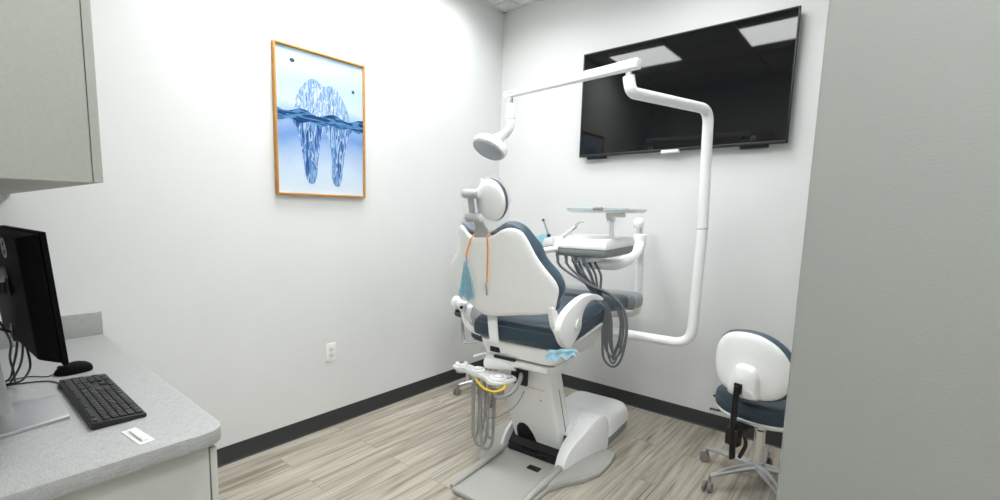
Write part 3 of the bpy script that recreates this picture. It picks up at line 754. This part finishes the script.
# ------------------------------------------------------------------ bib holder and masks
bh = thing('bib_holder', 'orange neck cord with clips hanging over the chair backrest', 'bib holder', (-.12, -.14, 1.27), frame=FK)
B3 = lambda a, b, w=-.005: backf(-.03)(a, b, w)
cord = MB().tube([B3(-.192, .325, -.006), B3(-.186, .350, -.006), B3(-.165, .392, -.006), B3(-.143, .428, -.008), B3(-.128, .446, .012), B3(-.11, .44, .035), B3(-.06, .452, .035), B3(-.052, .448, .012), B3(-.049, .435, -.008), B3(-.056, .374, -.006), B3(-.070, .29, -.006), B3(-.085, .198, -.006)], .0042, n=8, k=6)
cord.build('cord', M['orange'], bh, FK)
for (a, b_) in ((-.194, .312), (-.0885, .178)):
    cl = MB().prism([(a-.006, b_-.018), (a+.006, b_-.018), (a+.005, b_+.018), (a-.005, b_+.018)], lambda p, q, w: B3(p, q, -.004-w), .008, bev=.0015)
    cl.build('clip', M['chrome'], bh, FK)
MB().prism([(-.097, .130), (-.091, .130), (-.087, .16), (-.094, .16)], lambda p, q, w: B3(p, q, -.004-w), .006, bev=.001).build('clip_jaw', M['greyband'], bh, FK)
fm = thing('face_mask', 'blue pleated mask hanging from the orange cord on the backrest', 'mask', (-.21, -.1, 1.0), frame=FK)
mkp = [(-.204, .308), (-.186, .308), (-.182, .26), (-.178, .20), (-.176, .13), (-.188, .098), (-.225, .088), (-.262, .092), (-.283, .112), (-.262, .135), (-.245, .19), (-.228, .25)]
mm = bmesh.new(); rows_ = []
for j in range(13):
    s_ = j/12; b_ = .308-.212*s_
    wl_ = -.208-.070*s_**1.1+(.02 if j == 12 else 0); wr_ = -.186+.016*s_
    rows_.append([mm.verts.new(B3(wl_+(wr_-wl_)*i/10, b_+.012*math.sin(i*.9)*s_, -.010-.007*s_*math.cos(i*PI*.62)-.004*s_)) for i in range(11)])
for A, B in zip(rows_, rows_[1:]):
    for i in range(10): mm.faces.new([A[i], A[i+1], B[i+1], B[i]])
bmesh.ops.solidify(mm, geom=list(mm.faces), thickness=.002)
q = MB(); q._add(mm); q.build('mask_fabric', M['blue'], fm, FK, sharp=60)
MB().tube([B3(-.19, .308, -.008), B3(-.183, .27, -.010), B3(-.165, .19, -.007), B3(-.168, .11, -.008), B3(-.178, .10, -.010)], .0022, n=6).build('ear_loop', M['white'], fm, FK)

fm2 = thing('blue_wipe', 'crumpled blue wipe caught under the right armrest of the chair', 'wipe', (.26, .03, .74), frame=FB)
mm = bmesh.new(); rows_ = []
for j in range(9):
    r_ = []
    for i in range(12):
        a = i/11; s_ = j/8
        r_.append(mm.verts.new((.242+.118*a+.008*math.sin(j), -.035+.06*a-.02*s_, .782-.05*s_*(1-.45*a)+.008*math.sin(i*1.5+j*.8)*(.4+s_)-.020*(a-.5)**2-.012*(1-a))))
    rows_.append(r_)
for A, B in zip(rows_, rows_[1:]):
    for i in range(11): mm.faces.new([A[i], A[i+1], B[i+1], B[i]])
bmesh.ops.solidify(mm, geom=list(mm.faces), thickness=.0015)
q = MB(); q._add(mm); q.build('wipe_fabric', M['blue'], fm2, FB, sharp=60)

# ------------------------------------------------------------------ assistant's arm with hoses
aa = thing('suction_unit', 'white suction arm with round holders and grey hoses behind the chair column', 'suction arm', (-.15, .02, .55), frame=FB)
ZA = .542
# holder plate is horizontal: outline in (u, v)
ho = smooth_closed([(-.372, .05), (-.365, .01), (-.325, -.005), (-.28, .005), (-.23, -.015), (-.17, -.02), (-.12, -.035), (-.07, -.068), (-.03, -.058), (-.005, -.025), (.012, .02), (.015, .07), (-.03, .095), (-.09, .085), (-.17, .058), (-.24, .066), (-.29, .08), (-.345, .084)], 3)
zs = lambda a, b, w: (a, b, ZA+w+.02*(-a-.2)*.3)
MB().pillow(ho, [(0, -.012), (.95, -.012), (.99, -.009), (1, -.004), (1, .004), (.985, .008), (.95, .010), (0, .010)], zs, c=(-.15, .02)).build('holder_plate', M['offwhite'], aa, FB, sharp=45)
for (u, v, r_, capm) in ((-.328, .04, .036, 'hosedark'), (-.20, .02, .040, 'white'), (-.048, -.012, .043, 'white')):
    zb = zs(u, v, .010)[2]
    MB().cyl((u, v, zb-.040), (u, v, zb-.020), r_*.9, n=28, bev=.003).build('rotary_joint', M['grip'], aa, FB)
    d = MB().lathe([(0, 0), (r_*.94, 0), (r_, .003), (r_, .010), (r_*.95, .014), (r_*.6, .016), (0, .016)], (u, v, zb), (0, 0, 1), 28).build('holder_disc', M['white'], aa, FB)
    MB().lathe([(r_*.62, .015), (r_*.62, .0168), (r_*.70, .0168), (r_*.70, .015)], (u, v, zb), (0, 0, 1), 28).build('disc_groove', M['greyband'], d, FB)
    MB().cyl((u, v, zb+.015), (u, v, zb+.021), r_*.42, n=18, bev=.002).build('disc_button', M[capm], d, FB)
for (u, v) in ((-.010, .03), (-.004, .05)):
    MB().cyl((u, v, zs(u, v, .010)[2]), (u, v, zs(u, v, .012)[2]), .006, n=12).build('plate_screw', M['hosedark'], aa, FB)
MB().tube([(-.18, .07, .590), (-.10, .08, .602), (-.01, .10, .608)], [.032, .036, .033], n=20).build('swivel_barrel', M['white'], aa, FB)
MB().tube([(-.28, .10, .60), (-.19, .09, .638), (-.10, .08, .648), (-.0, .08, .640)], .010, n=10, flat=(1.5, .7)).build('lever', M['white'], aa, FB)
MB().box((.005, .115, .545), (.10, .02, .09), bev=.006).build('column_socket', M['black'], aa, FB)
for (u, v, z_, l) in ((-.27, .02, .50, .05), (-.225, .015, .495, .06), (-.17, .01, .49, .06), (-.12, .0, .49, .055)):
    MB().cyl((u, v, z_+l*.7), (u, v, z_-l*.3), .0105, .008, n=14, bev=.002).build('hose_end', M['offwhite'], aa, FB)
hoses = [(-.232, .020, -.205, .16, .0065), (-.218, .012, -.140, .13, .008), (-.17, .010, -.100, .125, .008), (-.155, .03, -.195, .22, .0055), (-.115, .0, -.088, .20, .0065)]
for (u0, v0, u1, zb, r_) in hoses:
    um = (u0+u1)/2; w_ = abs(u1-u0)/2
    MB().tube([(u0, v0, .50), (u0, v0, .36), (u0+.002, v0, zb+.10), (u0+(u1-u0)*.2, v0, zb+.025), (um, v0+.01, zb), (u1-(u1-u0)*.12, v0+.02, zb+.03), (u1, v0+.025, zb+.12), (u1-.005, v0+.03, .38), (u1-.012, v0+.035, .50)], r_, n=10, k=6).build('hose', M['hosegrey'], aa, FB)
MB().tube([(-.20, -.005, .525), (-.16, -.03, .508), (-.10, -.055, .497), (-.04, -.065, .500), (.0, -.04, .515), (.005, -.02, .535)], .0062, n=10).build('yellow_tube', M['yellow'], aa, FB)
MB().tube([(-.085, -.03, .51), (-.055, -.045, .482), (-.015, -.04, .470), (.022, .0, .488), (.034, .06, .53), (.02, .11, .56)], .012, n=12).build('suction_tube', M['hosegrey'], aa, FB)
MB().tube([(-.20, .02, .49), (-.185, .02, .40), (-.13, .0, .325), (-.06, .0, .335), (.02, .05, .40), (.04, .11, .47)], .0018, n=6).build('thin_wire', M['hosedark'], aa, FB)

# ------------------------------------------------------------------ delivery unit
du = thing('delivery_unit', 'white dentist delivery head with instrument hoses over the patient chair', 'delivery unit', (.0, .92, .69), frame=FB)
MB().tube(fillet([(.0, .90, .695), (.0, 1.335, .690), (.226, 1.335, .722), (.212, 1.335, 1.25)], .07), .0265, n=18, sm=False).build('support_post', M['white'], du, FB)
sw = [(.212, 1.32, 1.215), (.226, 1.20, 1.165), (.226, 1.06, 1.125), (.205, .91, 1.103), (.155, .78, 1.108), (.11, .68, 1.118)]
MB().tube(sw, [.036, .038, .040, .041, .040, .040], n=18, flat=(1.1, .85)).build('swing_arm', M['white'], du, FB)
MB().lathe([(0, 0), (.038, .0), (.041, .006), (.041, .08), (.036, .086), (0, .087)], (.211, 1.335, 1.195), n=28).build('arm_joint', M['white'], du, FB)
MB().lathe([(0, 0), (.022, 0), (.022, .04), (0, .04)], (.208, 1.335, 1.28), n=20).build('joint_collar', M['chrome'], du, FB)
MB().lathe([(0, 0), (.022, .0), (.033, .015), (.037, .038), (.034, .057), (.023, .071), (0, .076)], (.198, 1.335, 1.316), n=24).build('round_knob', M['white'], du, FB)
hd = smooth_closed([(-.062, .575), (.0, .556), (.12, .549), (.25, .553), (.278, .585), (.312, .75), (.328, .86), (.295, .90), (.15, .91), (.0, .90), (-.05, .85), (-.06, .70)], 4)
hc_ = (.14, .73)
hz = lambda a, b, w: (a, b, w+.020*max(0, (b-.55)/.32))
MB().pillow(hd, [(0, 1.158), (.86, 1.160), (.93, 1.168), (.962, 1.186), (.970, 1.211), (.95, 1.215), (0, 1.215)], hz, c=hc_).build('lower_housing', M['greyband'], du, FB, sharp=45)
MB().pillow(hd, [(0, 1.206), (.95, 1.207), (.99, 1.211), (1, 1.219), (.985, 1.236), (.94, 1.254), (.86, 1.263), (.75, 1.266), (.5, 1.262), (0, 1.262)], hz, c=hc_).build('upper_housing', M['white'], du, FB, sharp=45)
MB().box((.11, .68, 1.15), (.13, .14, .04), bev=.01).build('arm_mount', M['white'], du, FB)
MB().cyl((-.14, .50, 1.178), (-.02, .555, 1.205), .0185, n=18, bev=.005).build('handle', M['white'], du, FB)
hl = smooth_closed([(-.16, .55), (-.09, .545), (-.05, .57), (-.05, .80), (-.10, .83), (-.15, .80)], 4)
MB().pillow(hl, [(0, 1.196), (.95, 1.198), (1, 1.21), (1, 1.235), (.95, 1.248), (0, 1.252)], lambda a, b, w: (a, b, w+.25*max(0, a+.16)), c=(-.10, .68)).build('instrument_holder', M['offwhite'], du, FB, sharp=45)
wr = [(-.175, .535), (-.115, .530), (-.10, .60), (-.12, .66), (-.17, .66)]
MB().pillow(smooth_closed(wr, 4), [(0, 1.188), (.96, 1.192), (1, 1.205), (1, 1.250), (.95, 1.264), (0, 1.268)], lambda a, b, w: (a, b+.003*math.sin(a*140), w+.35*max(0, a+.17)+.004*math.sin(b*120)), c=(-.14, .595)).build('barrier_film', M['blueliner'], du, FB, sharp=60)
for k, (u, v) in enumerate(((-.045, .60), (.010, .60), (.07, .60), (.12, .60))):
    MB().cyl((u, v, 1.168), (u+.008, v, 1.118), .011, .008, n=14, bev=.002).build('hose_connector', M['greyband'], du, FB)
# instrument hoses: fall from the head, run past the armrest and loop back up
starts = [(-.045, .60, 1.125), (.010, .60, 1.125), (.045, .61, 1.14), (.07, .60, 1.125), (.12, .60, 1.125)]
for k, (u, v, z_) in enumerate(starts):
    ri = .400-.011*k+(.006 if k % 2 else 0); le = .262+.011*k; zb = .545+.016*((k*3) % 5); dv = .006*k
    e = Vector((.03+.032*k, .645+.004*k, 1.165))
    p_ = [(u, v, z_), (u+.045, v, 1.080), (.165+.010*k, .60+dv, 1.000-.004*k), (.285+.008*k, .60+dv, .965-.006*k), (ri-.032, .60+dv, .895), (ri-.004, .60+dv, .81), (ri-.006, .60+dv, .70), (ri-.030, .60+dv, zb+.04), ((ri+le)/2-.006, .60+dv, zb), (le+.012, .60+dv, zb+.045), (le, .60+dv, .70), (le-.008, .605+dv, .80), (le-.030, .61+dv, .875), (le-.085, .62+dv, .955), tuple(e+Vector((.055, -.01, -.11))), tuple(e+Vector((.012, 0, -.04))), tuple(e)]
    MB().tube(p_, .0070 if k != 2 else .0052, n=10, k=6).build('instrument_hose', M['hosedark'], du, FB)

# tray on its own post above the head
tr = thing('instrument_tray', 'white instrument tray with blue liner on a post above the delivery head', 'tray', (.288, .68, 1.285), frame=FB)
MB().cyl((.262, .66, 1.262), (.255, .66, 1.388), .013, n=18).lathe([(0, 0), (.026, 0), (.024, .012), (.014, .018), (0, .018)], (.262, .66, 1.260)).build('tray_post', M['white'], tr, FB)
MB().box((.275, .66, 1.405), (.085, .09, .024), bev=.004).box((.250, .66, 1.385), (.035, .05, .035), bev=.004).build('tray_bracket', M['white'], tr, FB)
MB()._add(tray([(1.418, .045, .385, .55, .80, .03), (1.421, .035, .395, .54, .81, .035), (1.435, .022, .41, .525, .825, .04), (1.438, .022, .41, .525, .825, .04), (1.426, .045, .385, .55, .80, .03)])).build('tray_pan', M['white'], tr, FB)
MB()._add(tray([(1.427, .043, .387, .548, .802, .03), (1.430, .041, .389, .546, .804, .03)])).box((.215, .529, 1.441), (.35, .010, .006), bev=.002).build('tray_liner', M['blueliner'], tr, FB)
MB().box((.225, .524, 1.438), (.055, .018, .018), bev=.004).build('tray_clip', M['greyband'], tr, FB)

# instruments standing in the holder
h1 = thing('dental_handpiece', 'slim steel instrument with black collar leaning left in the holder', 'instrument', (-.085, .575, 1.25), frame=FB)
MB().cyl((-.085, .575, 1.235), (-.092, .572, 1.285), .011, .010, n=14, bev=.002).build('collar', M['black'], h1, FB)
MB().tube([(-.092, .572, 1.285), (-.108, .568, 1.32), (-.128, .565, 1.365)], [.009, .0075, .007], n=12).build('barrel', M['chrome'], h1, FB)
MB().ball((-.129, .565, 1.368), .0085, n=8).build('head', M['black'], h1, FB)
h2 = thing('air_water_syringe', 'white syringe leaning right on top of the delivery head', 'instrument', (.0, .58, 1.27), frame=FB)
MB().tube([(-.005, .58, 1.272), (.03, .585, 1.30), (.075, .59, 1.34)], [.013, .0115, .010], n=12).build('body', M['offwhite'], h2, FB)
MB().tube([(.06, .588, 1.326), (.095, .592, 1.362), (.118, .592, 1.360)], [.006, .0045, .003], n=10).build('nozzle', M['white'], h2, FB)
MB().box((.072, .586, 1.352), (.028, .012, .010), rot=Matrix.Rotation(R(-40), 3, 'Y'), bev=.002).build('button', M['white'], h2, FB)

# ------------------------------------------------------------------ dental light on its post
dl = thing('dental_light', 'white dental operating lamp on a long swinging arm and curved post', 'lamp', (.74, .80, .70), frame=FB)
P0 = fillet([(.05, .80, .700), (.688, .80, .700), (.700, .80, 1.34)], .10, n=10)
MB().tube(P0, .027, n=22, sm=False).build('lower_post', M['white'], dl, FB)
P1 = fillet([(.700, .80, 1.34), (.684, .80, 1.962), (.466, .235, 1.962), (.452, .235, 2.034)], .075, n=10)
MB().tube(P1, .0265, n=22, sm=False).build('upper_post', M['white'], dl, FB)
MB().cyl((.7001, .80, 1.3385), (.6999, .80, 1.3415), .0274, n=22).build('post_seam', M['slot'], dl, FB)
MB().cyl((.453, .235, 2.030), (.451, .235, 2.062), .014, n=18).build('arm_pin', M['chrome'], dl, FB)
A0 = Vector((.503, .215, 2.078)); A1 = Vector((-.303, .371, 2.076))
ax_ = (A1-A0).normalized(); sd = ax_.cross(Vector((0, 0, 1))).normalized(); uz = sd.cross(ax_)
bm_ = MB()
ll = (A1-A0).length
bm_.prism([(-.023, -.021), (.023, -.021), (.023, .023), (-.023, .023)], lambda a, b, w: A0+ax_*w+sd*a*(1-.25*w/ll)+uz*b*(1-.22*w/ll), ll, bev=.007)
beam = bm_.build('swing_arm', M['white'], dl, FB)
MB().prism([(-.0178, .002), (.0178, .002), (.0178, .006), (-.0178, .006)], lambda a, b, w: A1-ax_*(.085-w*.06/.06)+sd*a*1.02+uz*b, .06).build('arm_vent', M['greyband'], dl, FB)
jx = A1-ax_*.045
MB().cyl(jx-uz*.015, jx-uz*.055, .013, n=18).build('lamp_pin', M['chrome'], dl, FB)
k0 = jx-uz*.05
MB().lathe([(0, 0), (.018, 0), (.021, .004), (.024, .06), (.029, .075), (.029, .084), (0, .084)], k0, (0, 0, -1), 24).build('lamp_socket', M['white'], dl, FB)
k1 = k0+Vector((0, 0, -.075))
hdc = Vector((-.400, .371, 1.795))     # lamp head centre
MB().tube([k1, k1+Vector((.004, 0, -.045)), k1+Vector((-.02, 0, -.085)), hdc+Vector((.070, .01, .055)), hdc+Vector((.02, .02, .035))], [.024, .024, .025, .029, .040], n=18).build('lamp_neck', M['white'], dl, FB)
dn = Vector((-.24, -.60, -.76)).normalized()
q0 = Vector((0, 0, 1)).rotation_difference(-dn)
LM = Matrix.Translation(hdc) @ q0.to_matrix().to_4x4()
HM = FB @ LM
ell = [(.120*math.cos(2*PI*k/44), .092*math.sin(2*PI*k/44)) for k in range(44)]
MB().pillow(ell, [(0, -.022), (.9, -.022), (.98, -.018), (1, -.006), (1, .008), (.96, .02), (.8, .034), (.5, .048), (.25, .053), (0, .054)], I3, c=(0, 0)).build('lamp_head', M['white'], dl, HM, sharp=50)
MB().pillow(ell, [(0, -.024), (.86, -.024), (.90, -.027), (.86, -.031), (.4, -.034), (0, -.034)], I3, c=(0, 0)).build('lamp_lens', M['lens'], dl, HM, sharp=50)

# ------------------------------------------------------------------ stools
def star_base(parent, F, ang0, rim=.275, cm='caster'):
    for k in range(5):
        a = ang0+2*PI*k/5; d = Vector((math.cos(a), math.sin(a), 0)); s = Vector((-d.y, d.x, 0))
        leg = MB().tube([d*.03+Vector((0, 0, .112)), d*.11+Vector((0, 0, .108)), d*.20+Vector((0, 0, .098)), d*rim+Vector((0, 0, .082))], [.026, .021, .017, .013], n=14, flat=(1.15, .8)).build('leg', M['alu'], parent, F)
        cf = MB().cyl(d*rim+Vector((0, 0, .08)), d*rim+Vector((0, 0, .05)), .007, n=12).box(d*(rim+.006)+Vector((0, 0, .053)), (.028, .018, .014), rot=Matrix.Rotation(a+.5, 3, 'Z'), bev=.005)
        c = cf.build('caster', M[cm], parent, F)
        w = d*(rim+.012)+Vector((0, 0, .026)); ax2 = Vector((-math.sin(a+.6), math.cos(a+.6), 0))
        for sg in (-1, 1):
            MB().cyl(w+ax2*sg*.006, w+ax2*sg*.022, .026, n=22, bev=.005).build('wheel', M[cm], c, F)
def gas_column(parent, F, z0, z1):
    MB().lathe([(0, .08), (.034, .08), (.036, .09), (.034, .13), (.030, .14), (0, .14)], n=24).build('hub', M['alu'], parent, F)
    MB().lathe([(0, .13), (.027, .13), (.026, z0), (.018, z0+.004), (.018, z1), (0, z1)], n=24).build('column', M['chrome'], parent, F)

srz = R(-15.5)
S1 = Matrix.Translation((2.205, 2.803, 0)) @ Matrix.Rotation(srz, 4, 'Z')
st = thing('dental_stool', 'wheeled stool with white backrest shell and slate seat by the right wall edge', 'stool', (2.205, 2.803, 0), srz)
star_base(st, S1, math.atan2(2.575-2.803, 2.033-2.205)-srz)
gas_column(st, S1, .31, .40)
sc_ = [(-.01+.222*math.cos(2*PI*k/40), .02+.205*math.sin(2*PI*k/40)) for k in range(40)]
sf = lambda a, b, w: (a, b, w-.022+.03*(b+.2)*.3)
MB().pillow(sc_, [(0, .390), (.6, .390), (.85, .397), (.95, .410), (.98, .424), (.95, .430), (0, .430)], sf, c=(0, .03)).build('seat_pan', M['white'], st, S1, sharp=45)
MB().pillow(sc_, [(0, .424), (.93, .424), (.985, .436), (1.0, .458), (1.0, .475), (.98, .497), (.92, .512), (.8, .516), (0, .508)], sf, c=(0, .03)).build('seat_cushion', M['slatedark'], st, S1, sharp=50)
bo = smooth_closed([(-.02, .545), (.075, .548), (.145, .580), (.182, .650), (.178, .735), (.135, .812), (.065, .858), (-.02, .866), (-.10, .845), (-.15, .79), (-.168, .71), (-.160, .63), (-.12, .568)], 4)
def sbf(y0): return lambda a, b, w: (a+.004, y0+1.1*(a)**2+w-.06*(b-.7), b-.012)
MB().pillow(bo, [(0, 0), (.5, .0), (.8, .003), (.93, .008), (.985, .016), (1, .026), (.985, .034), (.6, .034), (0, .034)], sbf(-.235), c=(.01, .70)).build('backrest_shell', M['white'], st, S1, sharp=50)
MB().pillow([(.01+(a-.01)*1.07, .70+(b-.70)*1.055) for a, b in bo], [(0, 0), (.93, 0), (.985, .008), (1, .022), (.985, .04), (.92, .052), (.7, .058), (0, .055)], sbf(-.205), c=(.01, .70)).build('backrest_cushion', M['slate'], st, S1, sharp=50)
bkp = smooth_closed([(-.055, .555), (-.058, .60), (-.050, .66), (-.025, .705), (.012, .712), (.05, .700), (.068, .66), (.070, .60), (.066, .555)], 3)
cv = MB().pillow(bkp, [(0, 0), (1.06, 0), (1.03, -.018), (.97, -.034), (.86, -.042), (0, -.042)], sbf(-.228), c=(.008, .62)).build('backrest_bracket', M['white'], st, S1, sharp=50)
MB().box((.0, -.268, .585), (.036, .012, .05), bev=.002).build('bracket_slot', M['black'], cv, S1)
ub_ = MB().tube([(.0, -.275, .60), (-.002, -.280, .48), (-.002, -.272, .36), (.0, -.262, .23)], .025, n=14, flat=(1.0, .4))
ub_.build('back_upright', M['black'], st, S1)
MB().box((-.002, -.262, .34), (.062, .045, .085), bev=.006).box((0, -.11, .375), (.07, .30, .022), bev=.005).build('tilt_mechanism', M['black'], st, S1)
MB().tube([(.045, -.255, .36), (.055, -.26, .32), (.045, -.262, .28), (.03, -.255, .245)], .009, n=10).build('back_knob_lever', M['black'], st, S1)
MB().tube([(-.05, -.03, .378), (-.15, -.08, .372), (-.215, -.10, .368)], [.007, .007, .010], n=10, flat=(1.3, .6)).build('height_lever', M['black'], st, S1)
MB().tube([(-.06, .02, .392), (-.18, -.03, .42), (-.225, -.06, .432)], [.006, .006, .008], n=10, flat=(1.4, .6)).build('seat_lever', M['black'], st, S1)

S2 = Matrix.Translation((.405, 2.862, 0)) @ Matrix.Rotation(R(-32), 4, 'Z')
s2 = thing('assistant_stool', 'wheeled chrome framed stool mostly hidden behind the dental chair', 'stool', (.405, 2.862, 0), R(-32))
star_base(s2, S2, math.atan2(2.634-2.862, .249-.405)+R(30), cm='caster')
gas_column(s2, S2, .34, .45)
MB().pillow([(.18*math.cos(2*PI*k/36), .18*math.sin(2*PI*k/36)) for k in range(36)], [(0, .448), (.93, .448), (.985, .458), (1, .48), (.985, .505), (.92, .52), (0, .516)], I3, c=(0, 0)).build('seat_cushion', M['slatedark'], s2, S2, sharp=50)
WI = Matrix.Translation((-.0135, .103, 0))
for d in (0, .016):
    MB().tube(fillet([(.118, 2.70+d, .60), (.146+d*.4, 2.70+d, .355+d), (.40, 2.74+d, .425+d)], .03), .0065, n=12, sm=False).build('support_bar', M['chrome'], s2, WI)
MB().tube([(.105, 2.68, .60), (.19, 2.60, .625), (.32, 2.57, .63)], .028, n=14).build('body_support_pad', M['slatedark'], s2, WI)

# ------------------------------------------------------------------ world, camera, colour
w = bpy.data.worlds.new('room_world'); bpy.context.scene.world = w; w.use_nodes = True
w.node_tree.nodes['Background'].inputs[0].default_value = (.9, .95, 1, 1); w.node_tree.nodes['Background'].inputs[1].default_value = .3

f_, yaw, pitch, roll, cx = 473.75, .7329, .1227, .0179, 2.5984
fwd = Vector((-math.sin(yaw)*math.cos(pitch), math.cos(yaw)*math.cos(pitch), -math.sin(pitch)))
right = fwd.cross(Vector((0, 0, 1))).normalized(); up = right.cross(fwd)
r_ = right*math.cos(roll)+up*math.sin(roll); u_ = -right*math.sin(roll)+up*math.cos(roll)
cam = bpy.data.cameras.new('camera'); co = bpy.data.objects.new('camera', cam); C.objects.link(co)
mx = Matrix((tuple(r_), tuple(u_), tuple(-fwd))).transposed().to_4x4(); mx.translation = (cx, 0, 1.40)
co.matrix_world = mx
cam.sensor_width = 36; cam.sensor_fit = 'HORIZONTAL'; cam.lens = f_*36/1000; cam.clip_start = .02; cam.shift_x = .04133; cam.shift_y = .02173
sc = bpy.context.scene; sc.camera = co
sc.view_settings.view_transform = 'Standard'; sc.view_settings.look = 'None'; sc.view_settings.gamma = 1
sc.view_settings.use_curve_mapping = False
sc.view_settings.exposure = 1.08
